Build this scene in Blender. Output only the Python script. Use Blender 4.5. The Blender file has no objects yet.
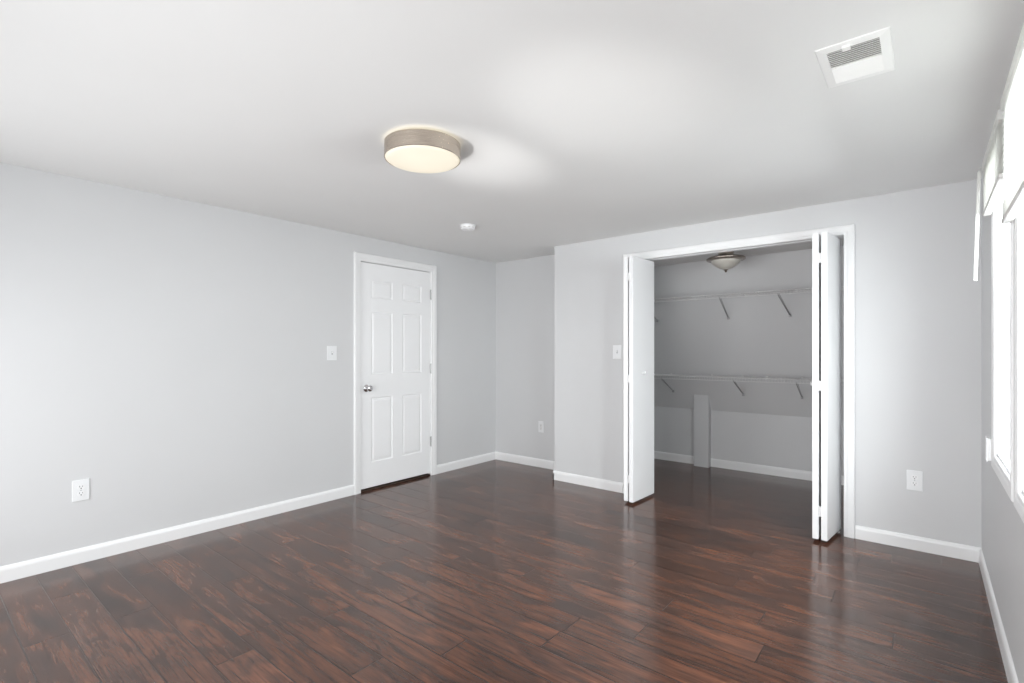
import bpy, bmesh, math, random
from mathutils import Vector, Matrix
random.seed(7)
SC = bpy.context.scene
COL = SC.collection
PI = math.pi

# ---------------------------------------------------------------- camera, world, lights, exposure
H_CAM = 1.2535
cam_d = bpy.data.cameras.new('camera')
cam_d.sensor_fit = 'HORIZONTAL'; cam_d.sensor_width = 36.0
cam_d.lens = 505.73 / 1024 * 36.0
cam_d.shift_y = (351.2 - 341.5) / 1024
cam_d.clip_start = 0.02
cam = bpy.data.objects.new('camera', cam_d); COL.objects.link(cam)
cam.location = (0, 0, H_CAM)
cam.rotation_euler = (PI / 2, 0.0, math.radians(39.367))
SC.camera = cam

world = bpy.data.worlds.new('daylight'); SC.world = world; world.use_nodes = True
bg = world.node_tree.nodes['Background']
bg.inputs['Color'].default_value = (0.93, 0.97, 1.0, 1); bg.inputs['Strength'].default_value = 1.2

def area(name, loc, target, sx, sy, power, color=(1, 1, 1), spread=180):
    d = bpy.data.lights.new(name, 'AREA'); d.shape = 'RECTANGLE'; d.size = sx; d.size_y = sy
    d.energy = power; d.color = color; d.spread = math.radians(spread)
    o = bpy.data.objects.new(name, d); COL.objects.link(o); o.location = loc
    o.rotation_euler = (Vector(target) - Vector(loc)).to_track_quat('-Z', 'Y').to_euler()
    return o
def spot(name, loc, target, power, angle, blend, radius, color=(1, 1, 1)):
    d = bpy.data.lights.new(name, 'SPOT'); d.energy = power; d.color = color
    d.spot_size = math.radians(angle); d.spot_blend = blend; d.shadow_soft_size = radius
    o = bpy.data.objects.new(name, d); COL.objects.link(o); o.location = loc
    o.rotation_euler = (Vector(target) - Vector(loc)).to_track_quat('-Z', 'Y').to_euler()
    return o
# east: daylight at the two windows; south: fill added outside unseen rear openings
PW = dict(east=345.0, south=27.0, south_low=11.0, south_left=32.0, glint1=375.0, glint2=175.0)
area('skylight_east', (0.85, 2.25, 1.80), (-1.2, 2.25, 0.85), 2.7, 1.40, PW['east'], (0.97, 0.985, 1.0))
area('rear_fill', (-0.95, -0.80, 1.15), (-0.75, 3.0, 0.6), 1.7, 1.7, PW['south'], (0.98, 0.99, 1.0), 150)
area('rear_fill_low', (-0.95, -0.78, 0.45), (-0.75, 3.0, 1.4), 1.7, 0.8, PW['south_low'], (1.0, 0.995, 0.99), 110)
area('rear_fill_left', (-2.75, -0.72, 0.90), (-2.6, 3.0, 0.8), 1.5, 1.6, PW['south_left'], (0.98, 0.99, 1.0), 150)
# two spots added low behind the rear wall to cast bright ceiling patches
spot('added_glint_one', (-1.80, -0.98, -0.28), (-1.92, 2.00, 2.276), PW['glint1'], 13, 0.9, 0.04, (1, 0.99, 0.97))
spot('added_glint_two', (-1.20, -0.98, -0.28), (-1.05, 1.95, 2.276), PW['glint2'], 16, 1.0, 0.04, (1, 0.99, 0.97))

vs = SC.view_settings
vs.view_transform = 'Standard'; vs.look = 'None'; vs.gamma = 1.0; vs.use_curve_mapping = False
vs.exposure = 0.0
SC.cycles.max_bounces = 14; SC.cycles.diffuse_bounces = 8; SC.cycles.glossy_bounces = 5
SC.cycles.use_denoising = True
SC.cycles.sample_clamp_indirect = 6.0
SC.cycles.caustics_reflective = False

# ---------------------------------------------------------------- dimensions
XL, XR, DB, DA, XC, H = -3.876, 0.250, 4.084, 4.425, -2.812, 2.276
YR = -0.55                       # rear wall, behind the camera
WT = 0.115                       # closet front wall thickness
CY0 = DB + WT                    # closet front wall, inner face
CYB, KNEE, CH = 5.63, 0.61, 2.105 # closet back wall, knee height, closet ceiling
SL = 0.53                        # run of the sloped wall per unit of rise
CXL, CXR = -2.70, -0.365
def slope_y(z): return CYB - SL * (z - KNEE)

# ---------------------------------------------------------------- materials
def mat(name, color, rough=0.5, metal=0.0, spec=0.5, coat=0.0):
    m = bpy.data.materials.new(name); m.use_nodes = True
    b = m.node_tree.nodes['Principled BSDF']
    b.inputs['Base Color'].default_value = (*color, 1); b.inputs['Roughness'].default_value = rough
    b.inputs['Metallic'].default_value = metal; b.inputs['Specular IOR Level'].default_value = spec
    b.inputs['Coat Weight'].default_value = coat
    return m
def nodes(m):
    nt = m.node_tree
    return nt, nt.nodes, nt.links, nt.nodes['Principled BSDF']
def textured(m, scale, strength, dist=0.002, stretch=(1, 1, 1), tint=0.0):
    """noise bump plus, if asked, a faint procedural colour variation"""
    nt, N, L, b = nodes(m)
    tc = N.new('ShaderNodeTexCoord'); mp = N.new('ShaderNodeMapping'); mp.inputs['Scale'].default_value = stretch
    L.new(tc.outputs['Object'], mp.inputs['Vector'])
    n = N.new('ShaderNodeTexNoise'); n.inputs['Scale'].default_value = scale; n.inputs['Detail'].default_value = 5
    L.new(mp.outputs['Vector'], n.inputs['Vector'])
    bp = N.new('ShaderNodeBump'); bp.inputs['Strength'].default_value = strength; bp.inputs['Distance'].default_value = dist
    L.new(n.outputs['Fac'], bp.inputs['Height']); L.new(bp.outputs['Normal'], b.inputs['Normal'])
    if tint:
        c = b.inputs['Base Color'].default_value[:3]
        n2 = N.new('ShaderNodeTexNoise'); n2.inputs['Scale'].default_value = 1.7; n2.inputs['Detail'].default_value = 3
        L.new(tc.outputs['Object'], n2.inputs['Vector'])
        r = N.new('ShaderNodeValToRGB')
        r.color_ramp.elements[0].position = 0.3; r.color_ramp.elements[1].position = 0.7
        r.color_ramp.elements[0].color = (*[x * (1 - tint) for x in c], 1)
        r.color_ramp.elements[1].color = (*[min(1, x * (1 + tint)) for x in c], 1)
        L.new(n2.outputs['Fac'], r.inputs['Fac']); L.new(r.outputs['Color'], b.inputs['Base Color'])
    return m

M = {}
M['wall'] = textured(mat('grey_wall_paint', (0.634, 0.638, 0.645), 0.55, spec=0.3), 220, 0.06, 0.001, tint=0.012)
M['ceiling'] = textured(mat('ceiling_paint', (0.772, 0.773, 0.766), 0.7, spec=0.2), 160, 0.06, 0.001, tint=0.01)
M['trim'] = textured(mat('white_trim_paint', (0.83, 0.833, 0.836), 0.32, spec=0.45), 60, 0.04, 0.001)
M['door'] = textured(mat('white_door_paint', (0.87, 0.874, 0.880), 0.38, spec=0.45), 60, 0.05, 0.001, (1, 1, 0.1))
M['bifold'] = textured(mat('white_bifold_paint', (0.83, 0.834, 0.842), 0.36, spec=0.45), 30, 0.08, 0.001, (1, 1, 0.05))
M['plastic'] = textured(mat('white_plastic', (0.84, 0.845, 0.85), 0.35), 40, 0.02, 0.0005)
M['plate'] = textured(mat('white_cover_plate', (0.80, 0.81, 0.82), 0.35), 40, 0.02, 0.0005)
M['slot'] = textured(mat('dark_slot', (0.03, 0.03, 0.032), 0.6), 40, 0.02, 0.0005)
M['wire'] = textured(mat('white_vinyl_wire', (0.74, 0.74, 0.74), 0.35), 60, 0.03, 0.0005)
M['bracket'] = textured(mat('grey_bracket_steel', (0.36, 0.36, 0.37), 0.42, metal=0.5), 60, 0.03, 0.0005)
M['chrome'] = textured(mat('chrome', (0.72, 0.72, 0.73), 0.12, metal=1.0), 30, 0.02, 0.0004)
M['steel'] = textured(mat('satin_steel', (0.50, 0.50, 0.50), 0.34, metal=1.0), 80, 0.05, 0.0004)
M['gap'] = textured(mat('dark_sill_and_unlit_hall', (0.045, 0.028, 0.020), 0.55), 30, 0.1, 0.001, tint=0.2)  # threshold colour; on the backing board it stands in for the unlit hall
M['vent_white'] = textured(mat('white_enamel', (0.87, 0.87, 0.86), 0.4), 50, 0.03, 0.0005)
M['vent_dark'] = textured(mat('duct_interior', (0.34, 0.325, 0.305), 0.7), 50, 0.03, 0.0005)
M['vinyl'] = textured(mat('white_window_vinyl', (0.86, 0.865, 0.87), 0.3), 40, 0.02, 0.0005)
M['blind'] = textured(mat('white_blind_slat', (0.82, 0.82, 0.81), 0.45), 40, 0.02, 0.0005)
M['rail'] = textured(mat('blind_rail_metal', (0.62, 0.61, 0.59), 0.45), 40, 0.02, 0.0005)

def translucent(m, amount, color):
    nt, N, L, b = nodes(m)
    out = [n for n in N if n.type == 'OUTPUT_MATERIAL'][0]
    t = N.new('ShaderNodeBsdfTranslucent'); t.inputs['Color'].default_value = (*color, 1)
    mx = N.new('ShaderNodeMixShader'); mx.inputs['Fac'].default_value = amount
    L.new(b.outputs[0], mx.inputs[1]); L.new(t.outputs[0], mx.inputs[2]); L.new(mx.outputs[0], out.inputs['Surface'])
translucent(M['blind'], 0.60, (0.9, 0.9, 0.88))

def brushed(name, color, rough):
    m = mat(name, color, rough, metal=1.0)
    nt, N, L, b = nodes(m)
    tc = N.new('ShaderNodeTexCoord'); mp = N.new('ShaderNodeMapping'); mp.inputs['Scale'].default_value = (3, 3, 260)
    L.new(tc.outputs['Object'], mp.inputs['Vector'])
    n = N.new('ShaderNodeTexNoise'); n.inputs['Scale'].default_value = 4; n.inputs['Detail'].default_value = 3
    L.new(mp.outputs['Vector'], n.inputs['Vector'])
    r = N.new('ShaderNodeMapRange'); r.inputs['To Min'].default_value = rough - 0.06; r.inputs['To Max'].default_value = rough + 0.1
    L.new(n.outputs['Fac'], r.inputs['Value']); L.new(r.outputs['Result'], b.inputs['Roughness'])
    bp = N.new('ShaderNodeBump'); bp.inputs['Strength'].default_value = 1.2; bp.inputs['Distance'].default_value = 0.0005
    L.new(n.outputs['Fac'], bp.inputs['Height']); L.new(bp.outputs['Normal'], b.inputs['Normal'])
    return m
M['nickel'] = brushed('brushed_nickel', (0.58, 0.505, 0.43), 0.24)
M['dark_nickel'] = brushed('dark_brushed_nickel', (0.40, 0.35, 0.31), 0.22)

def glowing(name, color, strength):
    m = mat(name, (0.42, 0.40, 0.36), 0.5)
    nt, N, L, b = nodes(m)
    tc = N.new('ShaderNodeTexCoord')
    n = N.new('ShaderNodeTexNoise'); n.inputs['Scale'].default_value = 6; n.inputs['Detail'].default_value = 1
    L.new(tc.outputs['Object'], n.inputs['Vector'])
    r = N.new('ShaderNodeMapRange'); r.inputs['To Min'].default_value = strength * 0.96; r.inputs['To Max'].default_value = strength * 1.04
    L.new(n.outputs['Fac'], r.inputs['Value'])
    b.inputs['Emission Color'].default_value = (*color, 1); L.new(r.outputs['Result'], b.inputs['Emission Strength'])
    return m
M['lamp_glow'] = glowing('lit_lamp_diffuser', (1.0, 0.885, 0.66), 0.50)
M['lamp_leak'] = glowing('lit_lamp_core', (1.0, 0.86, 0.62), 2.5)
M['bowl'] = textured(mat('frosted_glass_bowl', (0.46, 0.44, 0.40), 0.38, spec=0.5), 14, 0.35, 0.003)

def glass_mat():
    m = bpy.data.materials.new('window_glass'); m.use_nodes = True
    nt = m.node_tree; N = nt.nodes; L = nt.links; N.clear()
    o = N.new('ShaderNodeOutputMaterial'); t = N.new('ShaderNodeBsdfTransparent'); g = N.new('ShaderNodeBsdfGlossy')
    g.inputs['Roughness'].default_value = 0.03; mx = N.new('ShaderNodeMixShader')
    lw = N.new('ShaderNodeLayerWeight'); lw.inputs['Blend'].default_value = 0.5
    pw = N.new('ShaderNodeMath'); pw.operation = 'POWER'; pw.inputs[1].default_value = 5.0; L.new(lw.outputs['Facing'], pw.inputs[0])
    f = N.new('ShaderNodeMath'); f.operation = 'MULTIPLY_ADD'; f.inputs[1].default_value = 0.45; f.inputs[2].default_value = 0.03; L.new(pw.outputs[0], f.inputs[0])
    n = N.new('ShaderNodeTexNoise'); n.inputs['Scale'].default_value = 2.0
    bp = N.new('ShaderNodeBump'); bp.inputs['Strength'].default_value = 1.2; L.new(n.outputs['Fac'], bp.inputs['Height'])
    L.new(bp.outputs['Normal'], g.inputs['Normal'])
    t.inputs['Color'].default_value = (0.96, 0.98, 0.98, 1)
    L.new(f.outputs[0], mx.inputs['Fac']); L.new(t.outputs[0], mx.inputs[1]); L.new(g.outputs[0], mx.inputs[2])
    L.new(mx.outputs[0], o.inputs['Surface'])
    return m
M['glass'] = glass_mat()

def floor_mat():
    m = mat('dark_walnut_laminate', (0.07, 0.03, 0.02), 0.25, spec=0.55)
    nt, N, L, b = nodes(m)
    def math_(op, a, c=None, clamp=False):
        n = N.new('ShaderNodeMath'); n.operation = op; n.use_clamp = clamp
        for i, v in enumerate((a, c)):
            if v is None: continue
            if isinstance(v, (int, float)): n.inputs[i].default_value = v
            else: L.new(v, n.inputs[i])
        return n.outputs[0]
    uv = N.new('ShaderNodeUVMap'); uv.uv_map = 'plank'
    sz = N.new('ShaderNodeUVMap'); sz.uv_map = 'rand'
    su = N.new('ShaderNodeSeparateXYZ'); L.new(uv.outputs['UV'], su.inputs[0])
    sr = N.new('ShaderNodeSeparateXYZ'); L.new(sz.outputs['UV'], sr.inputs[0])
    u, v = su.outputs[0], su.outputs[1]          # metres along / across the plank
    ra, rb = sr.outputs[0], sr.outputs[1]        # two random numbers per plank
    cb = N.new('ShaderNodeCombineXYZ')
    L.new(math_('ADD', u, math_('MULTIPLY', ra, 37.0)), cb.inputs[0])
    L.new(math_('ADD', v, math_('MULTIPLY', rb, 19.0)), cb.inputs[1])
    L.new(math_('MULTIPLY', ra, 11.0), cb.inputs[2])
    def noise(scale, sx, sy, detail, rough=0.55, dist=0.0):
        mp = N.new('ShaderNodeMapping'); mp.inputs['Scale'].default_value = (sx, sy, 1)
        L.new(cb.outputs[0], mp.inputs['Vector'])
        n = N.new('ShaderNodeTexNoise'); n.inputs['Scale'].default_value = scale; n.inputs['Detail'].default_value = detail
        n.inputs['Roughness'].default_value = rough; n.inputs['Distortion'].default_value = dist
        L.new(mp.outputs['Vector'], n.inputs['Vector'])
        return n.outputs['Fac']
    def ramp(fac, stops):
        r = N.new('ShaderNodeValToRGB'); els = r.color_ramp.elements
        while len(els) < len(stops): els.new(0.5)
        for e, (p, c) in zip(els, stops): e.position = p; e.color = (*c, 1)
        L.new(fac, r.inputs['Fac']); return r.outputs['Color']
    def mix(kind, fac, a, c):
        n = N.new('ShaderNodeMixRGB'); n.blend_type = kind
        for i, x in ((0, fac), (1, a), (2, c)):
            if isinstance(x, (int, float)): n.inputs[i].default_value = x
            elif isinstance(x, tuple): n.inputs[i].default_value = (*x, 1)
            else: L.new(x, n.inputs[i])
        return n.outputs[0]
    big = noise(1.0, 2.6, 9.0, 4, 0.55, 1.0)       # cloudy red-brown figure
    base = ramp(big, [(0.28, (0.046, 0.0260, 0.0210)), (0.46, (0.082, 0.0370, 0.0240)), (0.60, (0.130, 0.0500, 0.0270)), (0.76, (0.190, 0.0720, 0.0340))])
    streak = noise(1.0, 2.4, 60.0, 6, 0.65, 0.6)   # long dark grain
    sc_ = ramp(streak, [(0.34, (0.44, 0.43, 0.43)), (0.54, (1, 1, 1))])
    c1 = mix('MULTIPLY', 0.85, base, sc_)
    fine = noise(1.0, 12.0, 240.0, 3, 0.6)
    c2 = mix('MULTIPLY', 0.45, c1, ramp(fine, [(0.35, (0.6, 0.58, 0.57)), (0.62, (1.1, 1.1, 1.1))]))
    tone = math_('ADD', math_('MULTIPLY', rb, 0.40), 0.78)
    hs = N.new('ShaderNodeHueSaturation'); hs.inputs['Saturation'].default_value = 0.95
    L.new(tone, hs.inputs['Value']); L.new(c2, hs.inputs['Color'])
    # bevelled plank edges: distance to the nearest edge from the second uv layer pair
    at = N.new('ShaderNodeUVMap'); at.uv_map = 'size'
    ss = N.new('ShaderNodeSeparateXYZ'); L.new(at.outputs['UV'], ss.inputs[0])
    du = math_('MINIMUM', u, math_('SUBTRACT', ss.outputs[0], u))
    dv = math_('MINIMUM', v, math_('SUBTRACT', ss.outputs[1], v))
    d = math_('MINIMUM', du, dv)
    g = N.new('ShaderNodeMapRange'); g.interpolation_type = 'SMOOTHSTEP'
    g.inputs['From Min'].default_value = 0.0006; g.inputs['From Max'].default_value = 0.0032
    L.new(d, g.inputs['Value'])
    col = mix('MIX', g.outputs['Result'], (0.010, 0.006, 0.005), hs.outputs['Color'])
    L.new(col, b.inputs['Base Color'])
    ro = N.new('ShaderNodeMapRange'); ro.inputs['To Min'].default_value = 0.11; ro.inputs['To Max'].default_value = 0.20
    L.new(streak, ro.inputs['Value']); L.new(ro.outputs['Result'], b.inputs['Roughness'])
    hgt = math_('ADD', math_('MULTIPLY', g.outputs['Result'], 1.0), math_('MULTIPLY', fine, 0.12))
    hgt = math_('ADD', hgt, math_('MULTIPLY', streak, 0.2))
    bp = N.new('ShaderNodeBump'); bp.inputs['Strength'].default_value = 1.2; bp.inputs['Distance'].default_value = 0.0012
    L.new(hgt, bp.inputs['Height']); L.new(bp.outputs['Normal'], b.inputs['Normal'])
    return m
M['floor'] = floor_mat()

# ---------------------------------------------------------------- mesh helpers
class MB:
    def __init__(s): s.bm = bmesh.new(); s.smooth = False
    def box(s, x0, x1, y0, y1, z0, z1, bev=0.0, seg=2):
        r = bmesh.ops.create_cube(s.bm, size=1.0)
        for v in r['verts']:
            v.co = Vector(((x0 + x1) / 2 + v.co.x * (x1 - x0), (y0 + y1) / 2 + v.co.y * (y1 - y0), (z0 + z1) / 2 + v.co.z * (z1 - z0)))
        if bev:
            es = {e for v in r['verts'] for e in v.link_edges}
            bmesh.ops.bevel(s.bm, geom=list(es), offset=bev, segments=seg, affect='EDGES', profile=0.5)
        return s
    def prism(s, pts, axis, a0, a1):
        """polygon pts (2-D, in the other two axes, in order) extruded along axis from a0 to a1"""
        def P(p, a):
            q = list(p); q.insert(axis, a); return s.bm.verts.new(q)
        A = [P(p, a0) for p in pts]; B = [P(p, a1) for p in pts]
        n = len(pts)
        fs = [s.bm.faces.new(A), s.bm.faces.new(B[::-1])]
        for i in range(n): fs.append(s.bm.faces.new((A[i], B[i], B[(i + 1) % n], A[(i + 1) % n])))
        bmesh.ops.recalc_face_normals(s.bm, faces=fs)
        return s
    def lathe(s, prof, loc=(0, 0, 0), axis='Z', n=48, close=False):
        """prof: list of (radius, height); axis Z, X, Y or a minus of them"""
        L = Vector(loc); rings = []
        ax = axis[-1]; sg = -1 if axis[0] == '-' else 1
        def P(r, h, a):
            c, d = r * math.cos(a), r * math.sin(a); h *= sg
            v = {'Z': (c, d, h), 'X': (h, c, d), 'Y': (c, h, d)}[ax]
            return L + Vector(v)
        for r, h in prof:
            if r < 1e-6: rings.append([s.bm.verts.new(P(0, h, 0))])
            else: rings.append([s.bm.verts.new(P(r, h, 2 * PI * i / n)) for i in range(n)])
        fs = []
        for A, B in zip(rings, rings[1:]):
            for i in range(n):
                j = (i + 1) % n
                if len(A) == 1 and len(B) == 1: continue
                if len(A) == 1: fs.append(s.bm.faces.new((A[0], B[i], B[j])))
                elif len(B) == 1: fs.append(s.bm.faces.new((A[i], A[j], B[0])))
                else: fs.append(s.bm.faces.new((A[i], A[j], B[j], B[i])))
        if close:
            for R in (rings[0], rings[-1]):
                if len(R) > 1: fs.append(s.bm.faces.new(R))
        bmesh.ops.recalc_face_normals(s.bm, faces=fs)
        s.smooth = True
        return s
    def tube(s, pts, r, n=8):
        pts = [Vector(p) for p in pts]; rings = []
        for i, p in enumerate(pts):
            t = (pts[min(i + 1, len(pts) - 1)] - pts[max(i - 1, 0)]).normalized()
            q = t.to_track_quat('Z', 'Y').to_matrix()
            rings.append([s.bm.verts.new(p + q @ Vector((r * math.cos(2 * PI * k / n), r * math.sin(2 * PI * k / n), 0))) for k in range(n)])
        fs = []
        for A, B in zip(rings, rings[1:]):
            for k in range(n): fs.append(s.bm.faces.new((A[k], A[(k + 1) % n], B[(k + 1) % n], B[k])))
        fs.append(s.bm.faces.new(rings[0][::-1])); fs.append(s.bm.faces.new(rings[-1]))
        bmesh.ops.recalc_face_normals(s.bm, faces=fs)
        s.smooth = True
        return s
    def xform(s, m): bmesh.ops.transform(s.bm, matrix=m, verts=s.bm.verts); return s
    def build(s, name, m, parent=None, loc=None):
        me = bpy.data.meshes.new(name)
        o = bpy.data.objects.new(name, me)
        if loc is None: loc = (0, 0, 0)
        if loc != (0, 0, 0): bmesh.ops.translate(s.bm, verts=s.bm.verts, vec=-Vector(loc))
        s.bm.to_mesh(me); s.bm.free()
        me.materials.append(M[m])
        o.location = loc
        COL.objects.link(o)
        if parent: o.parent = parent
        if s.smooth:
            for p in me.polygons: p.use_smooth = True
            try: me.set_sharp_from_angle(angle=math.radians(35))
            except Exception: pass
        return o

def thing(name, label, cat, loc=(0, 0, 0), rot=(0, 0, 0), group=None):
    o = bpy.data.objects.new(name, None); COL.objects.link(o); o.empty_display_size = 0.05
    o.location = loc; o.rotation_euler = rot; o['label'] = label; o['category'] = cat
    if group: o['group'] = group
    return o
def structure(o, label=None, cat=None):
    o['kind'] = 'structure'
    if label: o['label'] = label
    if cat: o['category'] = cat
    return o
def struct_empty(name, label, cat, loc=(0, 0, 0)):
    o = bpy.data.objects.new(name, None); COL.objects.link(o); o.location = loc
    return structure(o, label, cat)
def copy_tree(o, parent=None):
    c = o.copy(); COL.objects.link(c)
    if parent: c.parent = parent
    for ch in list(o.children): copy_tree(ch, c)
    return c

def holed(axis, t0, t1, u0, u1, z0, z1, holes):
    """slab between t0 and t1 on an axis, with rectangular holes (ua, ub, za, zb)"""
    b = MB()
    us = sorted({u0, u1, *[h[0] for h in holes], *[h[1] for h in holes]}); zs = sorted({z0, z1, *[h[2] for h in holes], *[h[3] for h in holes]})
    for a, c in zip(us, us[1:]):
        for e, f in zip(zs, zs[1:]):
            mu, mz = (a + c) / 2, (e + f) / 2
            if any(h[0] < mu < h[1] and h[2] < mz < h[3] for h in holes): continue
            if axis == 0: b.box(t0, t1, a, c, e, f)
            else: b.box(a, c, t0, t1, e, f)
    bmesh.ops.remove_doubles(b.bm, verts=b.bm.verts, dist=1e-5)
    return b

CASE = [(0.0, 0.0), (0.0, 0.009), (0.004, 0.0125), (0.018, 0.0125), (0.024, 0.0155), (0.050, 0.0175), (0.060, 0.0165), (0.064, 0.012), (0.064, 0.0)]
def casing(axis, face, sign, u0, u1, z0, z1, width=0.064, closed=False, prof=CASE):
    """mitred moulding round an opening; face = wall plane, sign = into the room"""
    b = MB(); k = width / 0.064
    def P(u, z, h): return (face + sign * h, u, z) if axis == 0 else (u, face + sign * h, z)
    loops = []
    for o, h in prof:
        o *= k
        if closed: pts = [(u0 - o, z0 - o), (u0 - o, z1 + o), (u1 + o, z1 + o), (u1 + o, z0 - o)]
        else: pts = [(u0 - o, z0), (u0 - o, z1 + o), (u1 + o, z1 + o), (u1 + o, z0)]
        loops.append([b.bm.verts.new(P(u, z, h)) for u, z in pts])
    n = 4; fs = []
    m = len(loops)
    for i in range(m):
        A, B = loops[i], loops[(i + 1) % m]
        for j in range(n if closed else n - 1): fs.append(b.bm.faces.new((A[j], A[(j + 1) % n], B[(j + 1) % n], B[j])))
    if not closed:
        fs.append(b.bm.faces.new([l[0] for l in loops])); fs.append(b.bm.faces.new([l[3] for l in loops][::-1]))
    bmesh.ops.recalc_face_normals(b.bm, faces=fs)
    return b

# ---------------------------------------------------------------- floor: planks along x, read off the photograph
ROW, OFF, PL = 0.1545, 0.495, 1.213
JOINT = {-1: -2.95, 0: -3.41, 1: -2.935, 2: -3.405, 4: -2.935, 5: -3.405, 6: -2.76, 7: -3.24, 8: -2.48, 10: -0.99, 11: -0.535, 12: -0.99, 13: -0.60, 15: -0.80}
def make_floor():
    bm = bmesh.new(); rd = random.Random(11)
    la, lb, lc = (bm.loops.layers.uv.new(n) for n in ('plank', 'rand', 'size'))
    y_lo, y_hi, x_lo, x_hi = YR - 0.05, CYB + 0.05, XL - 0.16, XR + 0.03
    k = math.floor((y_lo - OFF) / ROW)
    while OFF + k * ROW < y_hi:
        a, c = max(OFF + k * ROW, y_lo), min(OFF + (k + 1) * ROW, y_hi)
        j = JOINT.get(k, rd.uniform(-3, -1))
        x = j - math.ceil((j - x_lo) / PL) * PL
        while x < x_hi:
            e, f = max(x, x_lo), min(x + PL, x_hi)
            if f - e > 1e-4 and c - a > 1e-4:
                vs_ = [bm.verts.new(p) for p in ((e, a, 0), (f, a, 0), (f, c, 0), (e, c, 0))]
                fa = bm.faces.new(vs_); r1, r2 = rd.random(), rd.random()
                for l, (px_, py_) in zip(fa.loops, ((e - x, a), (f - x, a), (f - x, c), (e - x, c))):
                    l[la].uv = (px_, py_ - (OFF + k * ROW)); l[lb].uv = (r1, r2); l[lc].uv = (PL, ROW)
            x += PL
        k += 1
    me = bpy.data.meshes.new('floor'); bm.to_mesh(me); bm.free(); me.materials.append(M['floor'])
    o = bpy.data.objects.new('floor', me); COL.objects.link(o)
    return structure(o, 'dark red-brown wood laminate plank floor', 'floor')
make_floor()

# ---------------------------------------------------------------- walls and ceilings
DO = (2.612, 3.429, 0.0, 2.052)            # door opening in the left wall (y0 y1 z0 z1)
CO = (-2.010, -0.436, 0.0, 2.043)          # closet opening (x0 x1)
WA, WB = (2.60, 3.205, 0.775, 2.085), (1.81, 2.415, 0.775, 2.085)
structure(holed(0, XL - 0.12, XL, YR, DA + 0.1, 0, H, [(DO[0] - 0.012, DO[1] + 0.012, 0, DO[3] + 0.012)]).build('wall_left', 'wall'), 'light grey painted wall holding the white six-panel door', 'wall')
b = MB(); b.box(XL - 0.12, XC + 0.02, DA, DA + 0.1, 0, H)
structure(b.build('wall_alcove', 'wall'), 'recessed grey wall at the back of the corner alcove', 'wall')
b = holed(1, DB, CY0, XC, XR, 0, H, [(CO[0] - 0.015, CO[1] + 0.015, 0, CO[3] + 0.015)])
b.box(XC, XC + 0.10, CY0, DA, 0, H)
structure(b.build('wall_back', 'wall'), 'grey wall with the wide closet opening', 'wall')
structure(holed(0, XR, XR + 0.14, YR, DB + 0.1, 0, H, [WA, WB]).build('wall_right', 'wall'), 'grey wall holding the two windows', 'wall')
structure(holed(1, YR - 0.12, YR, XL - 0.12, XR + 0.14, 0, H, [(-3.55, -1.95, -0.01, 2.1), (-1.85, 0.05, -0.01, 2.1)]).build('wall_rear', 'wall'), 'grey wall with unseen openings added for light behind the viewpoint', 'wall')  # unglazed openings, added so the rear fill and spots shine in
b = MB(); b.box(XL - 0.12, XR + 0.14, YR - 0.12, DA + 0.1, H, H + 0.08)
structure(b.build('ceiling', 'ceiling'), 'pale flat ceiling of the room', 'ceiling')
# closet shell
b = MB(); b.box(CXL - 0.05, CXL, CY0, CYB + 0.05, 0, CH)
structure(b.build('wall_closet_left', 'wall'))
b = MB(); b.box(CXR, CXR + 0.05, CY0, CYB + 0.05, 0, CH)
structure(b.build('wall_closet_right', 'wall'))
b = MB(); yc = slope_y(CH)
b.prism([(CYB, 0), (CYB, KNEE), (yc, CH), (yc + 0.08, CH + 0.03), (CYB + 0.08, KNEE + 0.03), (CYB + 0.08, 0)], 0, CXL, CXR)
structure(b.build('wall_closet_back', 'wall'), 'grey closet knee wall with the sloped wall above it', 'wall')
b = MB(); b.box(CXL, CXR, CY0, yc + 0.08, CH, CH + 0.05)
structure(b.build('ceiling_closet', 'ceiling'), 'low closet ceiling', 'ceiling')
# boxed-in pipe chase standing against the knee wall
b = MB(); b.prism([(5.54, 0), (5.54, KNEE + 0.09 / SL), (CYB, KNEE), (CYB, 0)], 0, -1.972, -1.815)
structure(b.build('wall_chase', 'wall'), 'narrow grey boxed-in column against the closet knee wall', 'column')

# ---------------------------------------------------------------- baseboards
BP = [(0, 0), (0.013, 0), (0.013, 0.066), (0.010, 0.078), (0.006, 0.084), (0.0, 0.088)]
def base_x(name, x0, x1, y, sign, label=None):
    b = MB(); b.prism([(y + sign * t, z) for t, z in BP], 0, x0, x1)
    return structure(b.build(name, 'trim'), label, 'baseboard' if label else None)
def base_y(name, y0, y1, x, sign, label=None):
    b = MB(); b.prism([(x + sign * t, z) for t, z in BP], 1, y0, y1)
    return structure(b.build(name, 'trim'), label, 'baseboard' if label else None)
base_y('baseboard_left', YR, DO[0] - 0.072, XL, 1, 'white baseboard of the door wall, before the door')
base_y('baseboard_left_corner', DO[1] + 0.072, DA, XL, 1, 'short white baseboard between the door and the alcove corner')
base_x('baseboard_alcove', XL + 0.013, XC, DA, -1, 'white baseboard along the alcove wall')
base_y('baseboard_alcove_return', DB - 0.013, DA - 0.013, XC, -1)
base_x('baseboard_back', XC - 0.013, CO[0] - 0.066, DB, -1, 'white baseboard between the alcove and the closet')
base_x('baseboard_back_corner', CO[1] + 0.066, XR, DB, -1, 'white baseboard between the closet and the window wall')
base_y('baseboard_right', YR, DB - 0.013, XR, -1, 'white baseboard under the windows')
base_x('baseboard_closet', CXL, -1.972, CYB, -1)
base_x('baseboard_closet_right', -1.815, CXR, CYB, -1)

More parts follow.
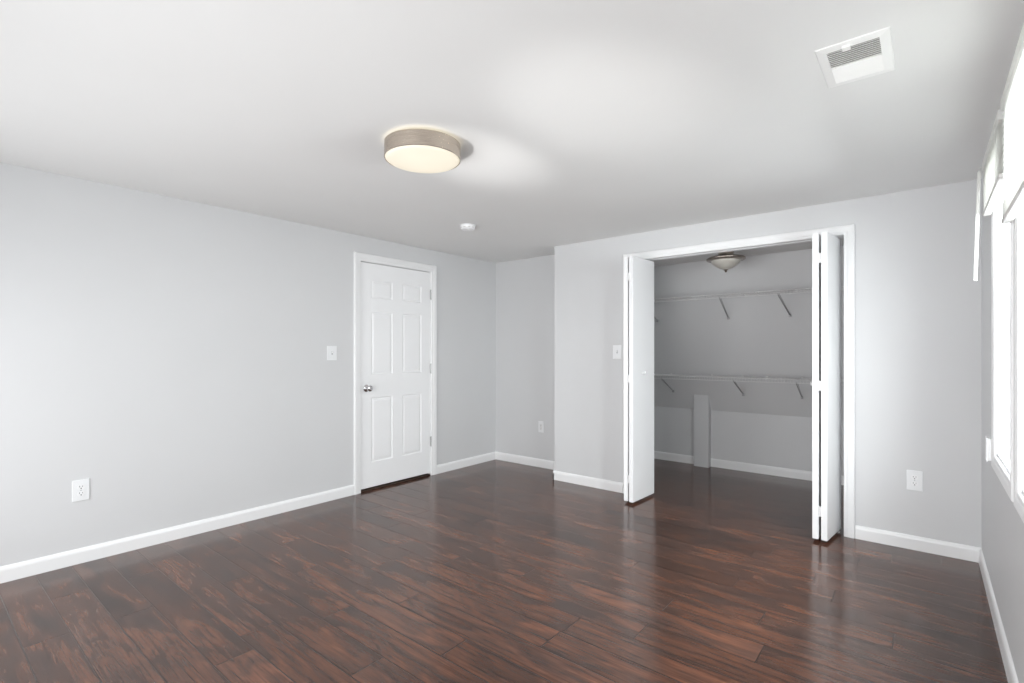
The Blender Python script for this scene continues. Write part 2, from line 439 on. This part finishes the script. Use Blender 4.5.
# ---------------------------------------------------------------- the six-panel door
def six_panel():
    d = struct_empty('door_1', 'white six-panel door with a chrome knob in the left wall', 'door', (XL, (DO[0] + DO[1]) / 2, 0))
    def B(mb, name, m, par=d):
        o = mb.build(name, m)
        o.parent = par
        o.matrix_parent_inverse = Matrix.Translation(-Vector(d.location)) if par is d else Matrix()
        return o
    # slab: front skin cut into a grid, panels pressed in and raised again
    y0, y1, z0, z1 = DO[0] + 0.003, DO[1] - 0.003, 0.026, DO[3] - 0.005
    xf, xb = XL - 0.006, XL - 0.041
    ys = [y0, 2.726, 2.962, 3.077, 3.313, y1]; zs = [z0, 0.250, 0.835, 1.043, 1.612, 1.733, 1.896, z1]
    bm = bmesh.new()
    V = [[bm.verts.new((xf, y, z)) for z in zs] for y in ys]
    panels = []
    for i in range(len(ys) - 1):
        for j in range(len(zs) - 1):
            f = bm.faces.new((V[i][j], V[i + 1][j], V[i + 1][j + 1], V[i][j + 1]))
            if i in (1, 3) and j in (1, 3, 5): panels.append(f)
    bmesh.ops.recalc_face_normals(bm, faces=bm.faces)
    for f in bm.faces:
        if f.normal.x < 0: f.normal_flip()
    for f in panels:
        for th, dp in ((0.010, -0.0055), (0.007, 0.0), (0.024, 0.004), (0.004, 0.0005)):
            bmesh.ops.inset_individual(bm, faces=[f], thickness=th, depth=0.0)
            for v in f.verts: v.co.x += dp
    mb = MB(); mb.bm.free(); mb.bm = bm
    edge = [v for v in bm.verts if abs(v.co.x - xf) < 1e-6 and (abs(v.co.y - y0) < 1e-6 or abs(v.co.y - y1) < 1e-6 or abs(v.co.z - z0) < 1e-6 or abs(v.co.z - z1) < 1e-6)]
    be = [e for e in bm.edges if len(e.link_faces) == 1]
    r = bmesh.ops.extrude_edge_only(bm, edges=be)
    nv = [g for g in r['geom'] if isinstance(g, bmesh.types.BMVert)]
    for v in nv: v.co.x = xb
    bmesh.ops.contextual_create(bm, geom=[g for g in r['geom'] if isinstance(g, bmesh.types.BMEdge)])
    bmesh.ops.recalc_face_normals(bm, faces=bm.faces)
    B(mb, 'door_slab', 'door')
    # jamb with stop, casing
    mb = MB(); t = 0.012
    for a, c in ((DO[0] - t, DO[0]), (DO[1], DO[1] + t)): mb.box(XL - 0.12, XL + 0.002, a, c, 0, DO[3])
    mb.box(XL - 0.12, XL + 0.002, DO[0] - t, DO[1] + t, DO[3], DO[3] + t)
    for a, c in ((DO[0], DO[0] + 0.012), (DO[1] - 0.012, DO[1])): mb.box(XL - 0.08, XL - 0.044, a, c, 0, DO[3])
    mb.box(XL - 0.08, XL - 0.044, DO[0], DO[1], DO[3] - 0.012, DO[3])
    B(mb, 'door_jamb', 'trim')
    B(casing(0, XL, 1, DO[0] - 0.004, DO[1] + 0.004, 0, DO[3] + 0.004, 0.067), 'door_casing', 'trim')
    mb = MB(); mb.box(XL - 0.118, XL - 0.003, DO[0], DO[1], 0.0005, 0.012, 0.003)
    B(mb, 'door_threshold', 'gap')
    # added board behind the slab, coloured dark to stand in for the unlit hall
    mb = MB(); mb.box(XL - 0.119, XL - 0.112, DO[0], DO[1], 0.0, DO[3])
    B(mb, 'unlit_hall_backing', 'gap')
    # hinges: leaf and knuckles with ball tips
    for z in (1.824, 1.078, 0.343):
        mb = MB(); yk = DO[1] + 0.001
        for q in range(5):
            mb.lathe([(0.0, 0), (0.0062, 0), (0.0062, 0.0185), (0.0, 0.0185)], (XL + 0.004, yk, z - 0.048 + q * 0.0195), 'Z', 14)
        for zz in (z - 0.050, z + 0.050): mb.lathe([(0, -0.004), (0.004, -0.002), (0.0045, 0.0), (0.004, 0.002), (0, 0.004)], (XL + 0.004, yk, zz), 'Z', 12)
        mb.box(XL - 0.034, XL + 0.0005, yk - 0.006, yk - 0.003, z - 0.045, z + 0.045)
        o = B(mb, 'hinge', 'steel'); o['label'] = 'steel butt hinge'
    # knob: rose, neck, round knob, on the latch side
    ky, kz = 2.674, 0.922
    kn = MB().lathe([(0.0, 0.0), (0.032, 0.0), (0.032, 0.004), (0.026, 0.009), (0.014, 0.012), (0.012, 0.030), (0.018, 0.036), (0.0265, 0.044), (0.0285, 0.053), (0.026, 0.061), (0.018, 0.066), (0.0, 0.068)], (xf, ky, kz), 'X', 32)
    o = B(kn, 'door_knob', 'chrome'); o['label'] = 'round chrome door knob'
    mb = MB(); mb.box(xf - 0.03, xf + 0.0008, y0 - 0.001, y0 + 0.003, kz - 0.028, kz + 0.028)
    B(mb, 'latch_plate', 'steel')
six_panel()

# ---------------------------------------------------------------- closet opening trim
t1 = struct_empty('trim_1', 'white casing and jamb around the closet opening', 'trim', ((CO[0] + CO[1]) / 2, DB, 0))
def under(o, par): o.parent = par; o.matrix_parent_inverse = Matrix.Translation(-Vector(par.location)); return o
under(casing(1, DB, -1, CO[0], CO[1], 0, CO[3], 0.063).build('closet_casing', 'trim'), t1)
b = MB(); t = 0.015
for a, c in ((CO[0] - t, CO[0]), (CO[1], CO[1] + t)): b.box(a, c, DB - 0.001, CY0 + 0.001, 0, CO[3])
b.box(CO[0] - t, CO[1] + t, DB - 0.001, CY0 + 0.001, CO[3], CO[3] + t)
under(b.build('closet_jamb', 'trim'), t1)
b = MB(); yt = 4.145
b.box(CO[0] + 0.02, CO[1] - 0.02, yt - 0.014, yt + 0.014, CO[3] - 0.003, CO[3] + 0.002)
under(b.build('bifold_track', 'trim'), t1)

# ---------------------------------------------------------------- bifold doors, folded open into the room
def slab_between(p, q, th, side, z0, z1):
    """board from plan point p to q, its thickness laid to one side (+1 left of p->q)"""
    p, q = Vector(p), Vector(q); d = (q - p).normalized(); n = Vector((-d.y, d.x)) * th * side
    b = MB(); pts = [p, q, q + n, p + n]
    b.prism([tuple(v) for v in pts], 2, z0, z1)
    es = [e for e in b.bm.edges]
    bmesh.ops.bevel(b.bm, geom=es, offset=0.0022, segments=2, affect='EDGES')
    return b
def bifold(label, loc, A, B_, knob_side, knob_z):
    """A, B_: (front x at the joint, rear x, rear y); plan coordinates; A is the jamb leaf"""
    th, z0, z1 = 0.036, 0.020, 2.030
    t = thing('bifold_door', label, 'door', loc, group=None)
    inv = Matrix.Translation(-Vector(loc))
    def put(mb, name, m, par=None):
        o = mb.build(name, m); o.parent = par or t
        o.matrix_parent_inverse = inv if par is None else Matrix()
        return o
    panels = []
    for (fx, fy, rx, ry) in (A, B_):
        panels.append(put(slab_between((fx, fy), (rx, ry), th, -1, z0, z1), 'door_panel', 'bifold'))
    # hinges across the joint at the front edges
    xm = (A[0] + B_[0] + th) / 2; y = A[1]
    lo, hi = min(A[0], B_[0]) + th, max(A[0], B_[0])
    for z in (1.865, 1.028, 0.205):
        mb = MB()
        mb.box(lo - 0.001, lo + 0.002, y + 0.004, y + 0.030, z - 0.032, z + 0.032); mb.box(hi - 0.002, hi + 0.001, y + 0.004, y + 0.030, z - 0.032, z + 0.032)
        for q in range(3): mb.lathe([(0, 0), (0.0065, 0), (0.0065, 0.0205), (0, 0.0205)], ((lo + hi) / 2, y + 0.002, z - 0.032 + q * 0.0215), 'Z', 12)
        put(mb, 'hinge', 'plastic')
    # knob half way along the leading leaf
    fx, fy, rx, ry = B_
    d = Vector((rx - fx, ry - fy)).normalized(); m_ = Vector((fx, fy)).lerp(Vector((rx, ry)), 0.46)
    if knob_side > 0: m_ = m_ + Vector((d.y, -d.x)) * th
    mb = MB().lathe([(0, 0), (0.009, 0), (0.0075, 0.012), (0.014, 0.018), (0.0165, 0.024), (0.014, 0.030), (0, 0.032)], (0, 0, 0), 'X' if knob_side > 0 else '-X', 24)
    mb.xform(Matrix.Translation((m_.x, m_.y, knob_z)))
    put(mb, 'knob', 'plastic')
    # guide pins: pivot of the jamb leaf (top and floor bracket), roller of the leading leaf
    for (fx, fy, rx, ry), nm in ((A, 'pivot_pin'), (B_, 'guide_pin')):
        d = Vector((rx - fx, ry - fy)).normalized(); c = Vector((rx, ry)) - d * 0.03 + Vector((d.y, -d.x)) * th / 2
        mb = MB().lathe([(0, 0), (0.005, 0), (0.005, 0.016), (0, 0.016)], (c.x, c.y, z1 - 0.002), 'Z', 12)
        if nm == 'pivot_pin':
            mb.lathe([(0, 0), (0.005, 0), (0.005, 0.022), (0, 0.022)], (c.x, c.y, 0.001), 'Z', 12)
            mb.box(c.x - 0.016, c.x + 0.016, c.y - 0.02, c.y + 0.02, 0.0006, 0.004)
        put(mb, nm, 'steel')
    return t
bifold('white folded bifold closet door standing nearer the alcove', (-1.905, 4.0, 0), (-1.934, 3.812, -2.003, 4.176), (-1.884, 3.804, -1.868, 4.184), 1, 1.072)
bifold('white folded bifold closet door standing nearer the windows', (-0.545, 4.0, 0), (-0.535, 3.834, -0.496, 4.176), (-0.585, 3.834, -0.592, 4.176), -1, 1.030)

# ---------------------------------------------------------------- wire closet shelves
def wire_shelf(label, z, ywall_of, deep, x0, x1, brackets, drop):
    yb = ywall_of(z); yf = yb - deep
    t = thing('wire_shelf', label, 'shelf', ((x0 + x1) / 2, yb, z), group=None)
    inv = Matrix.Translation(-Vector(t.location))
    def put(mb, name, m):
        o = mb.build(name, m); o.parent = t; o.matrix_parent_inverse = inv; return o
    mb = MB(); r = 0.0032
    for y in (yb - 0.008, (yb + yf) / 2, yf): mb.tube([(x0, y, z), (x1, y, z)], r, 6)
    mb.tube([(x0, yf - 0.002, z - 0.030), (x1, yf - 0.002, z - 0.030)], r, 6)
    n = int((x1 - x0) / 0.0254)
    for i in range(n + 1):
        x = x0 + 0.004 + i * (x1 - x0 - 0.008) / n
        mb.tube([(x, yb - 0.006, z + 0.003), (x, yf + 0.002, z + 0.003), (x, yf - 0.004, z - 0.001), (x, yf - 0.004, z - 0.030)], 0.0016, 4)
    put(mb, 'wire_deck', 'wire')
    for xa, x in brackets:
        mb = MB(); zt = z - 0.190; yt_ = ywall_of(zt)
        mb.tube([(xa, yf - 0.004, z - 0.026), (xa, yf + 0.012, z - 0.040), (x, yt_ - 0.014, zt + 0.004)], 0.0040, 8)
        mb.tube([(xa + 0.012, yf - 0.004, z - 0.026), (xa + 0.012, yf + 0.012, z - 0.040), (x + 0.004, yt_ - 0.014, zt + 0.004)], 0.0026, 8)
        mb.box(x - 0.008, x + 0.010, yt_ - 0.022, yt_ + 0.004, zt - 0.012, zt + 0.014, 0.002)
        put(mb, 'shelf_bracket', 'bracket')
    for x in [q[1] + 0.02 for q in brackets] + [q[1] - 0.28 for q in brackets[1:]]:
        mb = MB(); mb.box(x - 0.009, x + 0.009, yb - 0.018, yb + 0.004, z - 0.006, z + 0.016, 0.003)
        put(mb, 'wall_clip', 'wire')
    return t
wire_shelf('upper white wire closet shelf, just under the closet light', 1.764, slope_y, 0.305, -2.66, CXR - 0.02, ((-2.20, -2.20), (-1.447, -1.487), (-0.970, -0.955)), 0.03)
wire_shelf('lower white wire closet shelf at waist height', 0.996, slope_y, 0.305, -2.66, CXR - 0.02, ((-2.165, -2.195), (-1.440, -1.457), (-0.905, -0.928)), 0.03)

# ---------------------------------------------------------------- drum ceiling lamp
lx, ly, lr, zb, zt = -1.908, 1.637, 0.184, 2.190, 2.262
lamp = thing('ceiling_lamp', 'lit round flush ceiling lamp with a brushed nickel band', 'lamp', (lx, ly, H))
def on(par):
    inv = Matrix.Translation(-Vector(par.location))
    def put(mb, name, m):
        o = mb.build(name, m); o.parent = par; o.matrix_parent_inverse = inv; return o
    return put
put = on(lamp)
put(MB().lathe([(0, 0), (0.115, 0), (0.115, 0.022), (0.0, 0.022)], (lx, ly, H - 0.022), 'Z', 64), 'mounting_plate', 'vent_white')
put(MB().lathe([(lr - 0.003, 0), (lr, 0.001), (lr, zt - zb), (lr - 0.002, zt - zb + 0.001), (lr - 0.003, zt - zb), (lr - 0.003, 0)], (lx, ly, zb), 'Z', 128), 'metal_band', 'nickel')
prof = [(lr - 0.0045, 0.030), (lr - 0.0045, 0.002), (lr - 0.012, -0.004)] + [((lr - 0.012) * math.cos(q * PI / 16), -0.004 - 0.012 * math.sin(q * PI / 16)) for q in range(1, 9)]
o = put(MB().lathe(prof, (lx, ly, zb), 'Z', 96), 'lamp_diffuser', 'lamp_glow'); o['label'] = 'glowing cream diffuser'
put(MB().lathe([(0, 0), (0.13, 0), (0.13, 0.012), (0.0, 0.012)], (lx, ly, zt - 0.020), 'Z', 64), 'lamp_core', 'lamp_leak')

# ---------------------------------------------------------------- closet ceiling light
cx, cy_ = -1.302, 4.41
cl = thing('ceiling_light', 'unlit nickel ceiling light with a frosted glass bowl in the closet', 'lamp', (cx, cy_, CH))
put = on(cl)
put(MB().lathe([(0, 0.0), (0.066, 0.0), (0.068, -0.010), (0.062, -0.018), (0.062, -0.066), (0.066, -0.074), (0.0, -0.074)], (cx, cy_, CH), 'Z', 48), 'canopy', 'nickel')
put(MB().lathe([(0.05, -0.070), (0.10, -0.064), (0.142, -0.068), (0.153, -0.076), (0.153, -0.086), (0.145, -0.092), (0.108, -0.096), (0.05, -0.080)], (cx, cy_, CH), 'Z', 64), 'brim_pan', 'dark_nickel')
bw = [(0.116, -0.092), (0.114, -0.100), (0.107, -0.113), (0.095, -0.126), (0.079, -0.139), (0.062, -0.150), (0.044, -0.159), (0.026, -0.165), (0.010, -0.168), (0.0, -0.169)]
put(MB().lathe(bw, (cx, cy_, CH), 'Z', 64), 'glass_bowl', 'bowl')
put(MB().lathe([(0, -0.163), (0.018, -0.166), (0.019, -0.172), (0.011, -0.176), (0.008, -0.180), (0.010, -0.185), (0.007, -0.190), (0, -0.193)], (cx, cy_, CH), 'Z', 24), 'finial', 'dark_nickel')

# ---------------------------------------------------------------- smoke detector
dx, dy = -2.89, 2.955
sd = thing('smoke_detector', 'small white round smoke detector on the ceiling beyond the lit lamp', 'smoke detector', (dx, dy, H))
put = on(sd)
put(MB().lathe([(0, 0), (0.066, 0), (0.066, -0.008), (0.0, -0.008)], (dx, dy, H), 'Z', 48), 'base_plate', 'plastic')
put(MB().lathe([(0, -0.008), (0.056, -0.008), (0.059, -0.014), (0.058, -0.026), (0.050, -0.034), (0.030, -0.037), (0, -0.038)], (dx, dy, H), 'Z', 48), 'cover', 'plastic')
mb = MB()
for q in range(10):
    a = q * 2 * PI / 10
    m_ = Matrix.Translation((dx, dy, H)) @ Matrix.Rotation(a, 4, 'Z')
    c = MB(); c.box(0.0555, 0.0602, -0.010, 0.010, -0.024, -0.018); c.xform(m_)
    tmp = bpy.data.meshes.new('t'); c.bm.to_mesh(tmp); c.bm.free(); mb.bm.from_mesh(tmp); bpy.data.meshes.remove(tmp)
put(mb, 'sensor_slots', 'rail')
put(MB().lathe([(0, -0.036), (0.010, -0.036), (0.010, -0.040), (0, -0.041)], (dx + 0.02, dy - 0.01, H), 'Z', 24), 'test_button', 'plastic')

# ---------------------------------------------------------------- ceiling vent register
vx0, vx1, vy0, vy1 = -0.296, -0.089, 1.984, 2.300
vent = thing('air_vent', 'white louvred air vent in the ceiling', 'vent', ((vx0 + vx1) / 2, (vy0 + vy1) / 2, H))
put = on(vent)
ix0, ix1, iy0, iy1 = vx0 + 0.030, vx1 - 0.030, vy0 + 0.036, vy1 - 0.036
mb = MB()                                         # stepped flange: four mitred sides
def flange(mb):
    prof = [(0.0, 0.0), (0.002, 0.003), (0.026, 0.006), (0.030, 0.006), (0.030, 0.0)]
    loops = []
    for o_, h in prof:
        kx = o_ / 0.030
        fx, fy = o_, kx * 0.036
        loops.append([mb.bm.verts.new(p) for p in ((vx0 + fx, vy0 + fy, H - h), (vx1 - fx, vy0 + fy, H - h), (vx1 - fx, vy1 - fy, H - h), (vx0 + fx, vy1 - fy, H - h))])
    fs = []
    for A, B2 in zip(loops, loops[1:]):
        for j in range(4): fs.append(mb.bm.faces.new((A[j], A[(j + 1) % 4], B2[(j + 1) % 4], B2[j])))
    bmesh.ops.recalc_face_normals(mb.bm, faces=fs)
    for f in fs:
        if f.normal.z > 0.2: f.normal_flip()
flange(mb)
ym = (iy0 + iy1) / 2
mb.box(ix0, ix1, ym - 0.003, ym + 0.003, H - 0.007, H - 0.001)
put(mb, 'vent_frame', 'vent_white')
mb = MB(); mb.box(ix0, ix1, iy0, iy1, H - 0.0016, H - 0.0002)
put(mb, 'duct_opening', 'vent_dark')
for half, (a, c, ang) in enumerate(((iy0, ym - 0.003, -52), (ym + 0.003, iy1, 64))):
    n = 9
    mb = MB()
    for q in range(n):
        yq = a + (q + 0.5) * (c - a) / n
        s = MB(); s.box(ix0, ix1, -0.0006, 0.0006, -0.0050, 0.0050)
        s.xform(Matrix.Translation((0, yq, H - 0.0055)) @ Matrix.Rotation(math.radians(ang), 4, 'X'))
        tmp = bpy.data.meshes.new('t'); s.bm.to_mesh(tmp); s.bm.free(); mb.bm.from_mesh(tmp); bpy.data.meshes.remove(tmp)
    put(mb, 'louver_bank', 'vent_white')
mb = MB(); mb.box((ix0 + ix1) / 2 - 0.028, (ix0 + ix1) / 2 - 0.004, iy0 - 0.016, iy0 + 0.010, H - 0.012, H - 0.004, 0.002)
put(mb, 'damper_lever', 'vent_white')

# ---------------------------------------------------------------- electrical plates, built facing -y then turned
def plate_thing(name, label, cat, pos, facing, w, h, style):
    rz = {'-y': 0.0, '+x': PI / 2, '-x': -PI / 2}[facing]
    t = thing(name, label, cat, pos, (0, 0, rz))
    def put(mb, nm, m, par=None): return mb.build(nm, m, par or t)
    mb = MB(); mb.box(-w / 2, w / 2, -0.0055, 0.0006, -h / 2, h / 2, 0.0028, 3); put(mb, 'cover_plate', 'plate')
    if style == 'duplex':
        for zc in (0.0195, -0.0195):
            mb = MB()
            prof = [(0.0172 * math.cos(a), max(-0.0135, min(0.0135, 0.0172 * math.sin(a))) + zc) for a in [2 * PI * q / 32 for q in range(32)]]
            mb.prism(prof, 1, -0.0078, -0.004)
            f = put(mb, 'receptacle_face', 'plastic')
            s = MB(); s.box(-0.0078, -0.0056, -0.0084, -0.0070, zc + 0.000, zc + 0.009); s.box(0.0056, 0.0078, -0.0084, -0.0070, zc + 0.001, zc + 0.008)
            s.lathe([(0, 0), (0.0030, 0), (0.0030, 0.0014), (0, 0.0014)], (0, -0.0070, zc - 0.0070), '-Y', 14)
            put(s, 'socket_slots', 'slot', f)
        put(MB().lathe([(0, 0), (0.0032, 0), (0.0028, 0.0012), (0, 0.0014)], (0, -0.0055, 0), '-Y', 16), 'plate_screw', 'steel')
    elif style == 'decora':
        mb = MB(); mb.box(-0.0168, 0.0168, -0.0072, -0.004, -0.0335, 0.0335, 0.0012); f = put(mb, 'receptacle_face', 'wire')
        s = MB()
        for zc in (0.017, -0.017):
            s.box(-0.0076, -0.0056, -0.0080, -0.0066, zc, zc + 0.008); s.box(0.0056, 0.0076, -0.0080, -0.0066, zc + 0.001, zc + 0.007)
            s.lathe([(0, 0), (0.0028, 0), (0.0028, 0.0013), (0, 0.0013)], (0, -0.0067, zc - 0.007), '-Y', 12)
        put(s, 'socket_slots', 'slot', f)
    else:
        mb = MB(); mb.box(-0.0055, 0.0055, -0.0062, -0.0050, -0.0125, 0.0125); put(mb, 'toggle_slot', 'bracket')
        mb = MB(); mb.box(-0.0042, 0.0042, -0.0185, -0.004, -0.005, 0.005, 0.0015)
        mb.xform(Matrix.Rotation(math.radians(-24), 4, 'X')); put(mb, 'toggle_lever', 'plastic')
        for zc in (0.030, -0.030): put(MB().lathe([(0, 0), (0.0030, 0), (0.0026, 0.0012), (0, 0.0014)], (0, -0.0055, zc), '-Y', 14), 'plate_screw', 'plastic')
    return t
plate_thing('power_outlet', 'white duplex wall outlet low on the long wall before the white door', 'outlet', (XL, 0.696, 0.430), '+x', 0.080, 0.124, 'duplex')
plate_thing('power_outlet', 'small white wall outlet low in the alcove', 'outlet', (-3.222, DA, 0.437), '-y', 0.070, 0.122, 'decora')
plate_thing('power_outlet', 'white duplex wall outlet between the closet and the windows', 'outlet', (-0.060, DB, 0.437), '-y', 0.080, 0.126, 'duplex')
plate_thing('light_switch', 'white toggle light switch beside the six-panel door', 'switch', (XL, 2.331, 1.238), '+x', 0.090, 0.120, 'toggle')
plate_thing('light_switch', 'white toggle light switch beside the closet opening', 'switch', (-2.135, DB, 1.247), '-y', 0.086, 0.124, 'toggle')

# ---------------------------------------------------------------- windows
def window(name, wo, label):
    y0, y1, z0, z1 = wo
    w = struct_empty(name, label, 'window', (XR, (y0 + y1) / 2, z0))
    put = on(w)
    mb = MB(); x0, x1 = XR - 0.001, XR + 0.139; t = 0.012   # jamb liner
    mb.box(x0, x1, y0, y0 + t, z0, z1); mb.box(x0, x1, y1 - t, y1, z0, z1); mb.box(x0, x1, y0, y1, z1 - t, z1); mb.box(x0, x1, y0, y1, z0, z0 + t)
    for xx in (XR + 0.045, XR + 0.088):                       # parting stops
        mb.box(xx, xx + 0.010, y0 + t, y0 + t + 0.012, z0, z1); mb.box(xx, xx + 0.010, y1 - t - 0.012, y1 - t, z0, z1)
    put(mb, 'window_frame', 'vinyl')
    put(casing(0, XR, -1, y0, y1, z0, z1, 0.062, True), 'window_casing', 'trim')
    zm = (z0 + z1) / 2 - 0.005
    for nm, xa, za, zb_ in (('lower_sash', XR + 0.055, z0 + t, zm + 0.02), ('upper_sash', XR + 0.098, zm - 0.02, z1 - t)):
        mb = MB(); ya, yb = y0 + t, y1 - t; s = 0.042; d = 0.032
        mb.box(xa, xa + d, ya, ya + s, za, zb_, 0.003); mb.box(xa, xa + d, yb - s, yb, za, zb_, 0.003)
        mb.box(xa, xa + d, ya, yb, za, za + (0.055 if nm == 'lower_sash' else 0.04), 0.003); mb.box(xa, xa + d, ya, yb, zb_ - 0.04, zb_, 0.003)
        sash = put(mb, nm, 'vinyl')
        g = MB(); g.box(xa + 0.012, xa + 0.018, ya + s - 0.005, yb - s + 0.005, za + 0.035, zb_ - 0.035)
        put(g, 'glass_pane', 'glass')
    mb = MB(); yc_ = (y0 + y1) / 2; xa = XR + 0.055
    mb.lathe([(0, 0), (0.020, 0), (0.020, 0.006), (0.014, 0.012), (0, 0.013)], (xa + 0.016, yc_, zm + 0.02), 'Z', 20); mb.box(xa - 0.004, xa + 0.016, yc_ - 0.006, yc_ + 0.030, zm + 0.023, zm + 0.033, 0.003)
    put(mb, 'sash_lock', 'steel')
    mb = MB(); mb.box(xa - 0.012, xa + 0.002, y0 + 0.08, y1 - 0.08, z0 + 0.050, z0 + 0.060, 0.003)
    put(mb, 'lift_rail', 'vinyl')
    return w
window('window_1', WA, 'white double-hung window nearer the closet wall')
window('window_2', WB, 'white double-hung window at the edge of the view')

# ---------------------------------------------------------------- mini blinds, drawn up
def blind(label, y0, y1, ztop, zbot, n_open, open_to, wand_y=None):
    xf, xb = XR - 0.050, XR - 0.0185
    t = thing('window_blind', label, 'blind', (XR - 0.04, (y0 + y1) / 2, ztop))
    put = on(t)
    mb = MB(); mb.box(xf, xb, y0, y1, ztop - 0.038, ztop, 0.003); put(mb, 'headrail', 'blind')
    mb = MB(); xm = (xf + xb) / 2
    zs = []
    if n_open: zs += [ztop - 0.05 - (ztop - 0.05 - open_to) * q / (n_open - 1) for q in range(n_open)]
    top = open_to - 0.012 if n_open else ztop - 0.045
    n = int((top - zbot - 0.022) / 0.0065)
    zs += [top - q * (top - zbot - 0.022) / n for q in range(n + 1)]
    for q, z in enumerate(zs):
        w = 0.0125; tilt = 0.006 if q < n_open else 0.001
        pts = [(xm - w, z - tilt), (xm - w * 0.4, z + 0.0012), (xm + w * 0.4, z + 0.0016 + tilt * 0.3), (xm + w, z + tilt), (xm + w, z + tilt - 0.0007), (xm + w * 0.4, z + 0.0009 + tilt * 0.3), (xm - w * 0.4, z + 0.0005), (xm - w, z - tilt - 0.0007)]
        mb.prism(pts, 1, y0 + 0.006, y1 - 0.006)
    put(mb, 'slats', 'blind')
    mb = MB(); mb.box(xm - 0.014, xm + 0.014, y0 + 0.004, y1 - 0.004, zbot, zbot + 0.018, 0.004); put(mb, 'bottom_rail', 'rail')
    for f in (0.14, 0.86):
        y = y0 + (y1 - y0) * f; mb = MB()
        mb.tube([(xm - 0.0145, y, ztop - 0.03), (xm - 0.0145, y, zbot + 0.004), (xm + 0.0145, y, zbot + 0.004), (xm + 0.0145, y, ztop - 0.03)], 0.0011, 5)
        put(mb, 'ladder_cord', 'blind')
    if wand_y:
        mb = MB(); xw = xf - 0.012
        mb.tube([(xf + 0.004, wand_y, ztop - 0.026), (xw, wand_y, ztop - 0.030), (xw, wand_y, ztop - 0.05)], 0.0022, 8)
        mb.tube([(xw, wand_y, ztop - 0.046), (xw - 0.012, wand_y + 0.01, 1.585)], 0.0065, 6)
        put(mb, 'tilt_wand', 'blind')
    return t
blind('white mini blind drawn up high on the window nearer the closet', 2.55, 3.235, 2.135, 1.885, 0, 0, 3.205)
blind('white mini blind lowered part way on the window at the view edge', 1.76, 2.47, 2.135, 1.70, 16, 1.78)

# small raised surface box beside the window casing
wb = thing('junction_box', 'small white raised box on the wall beside the window casing', 'wall box', (XR, 3.29, 0.79))
put = on(wb)
mb = MB(); mb.box(XR - 0.030, XR + 0.001, 3.255, 3.325, 0.738, 0.842, 0.004); put(mb, 'box_body', 'plastic')
mb = MB(); mb.box(XR - 0.034, XR - 0.029, 3.251, 3.329, 0.734, 0.846, 0.002); put(mb, 'box_cover', 'plastic')
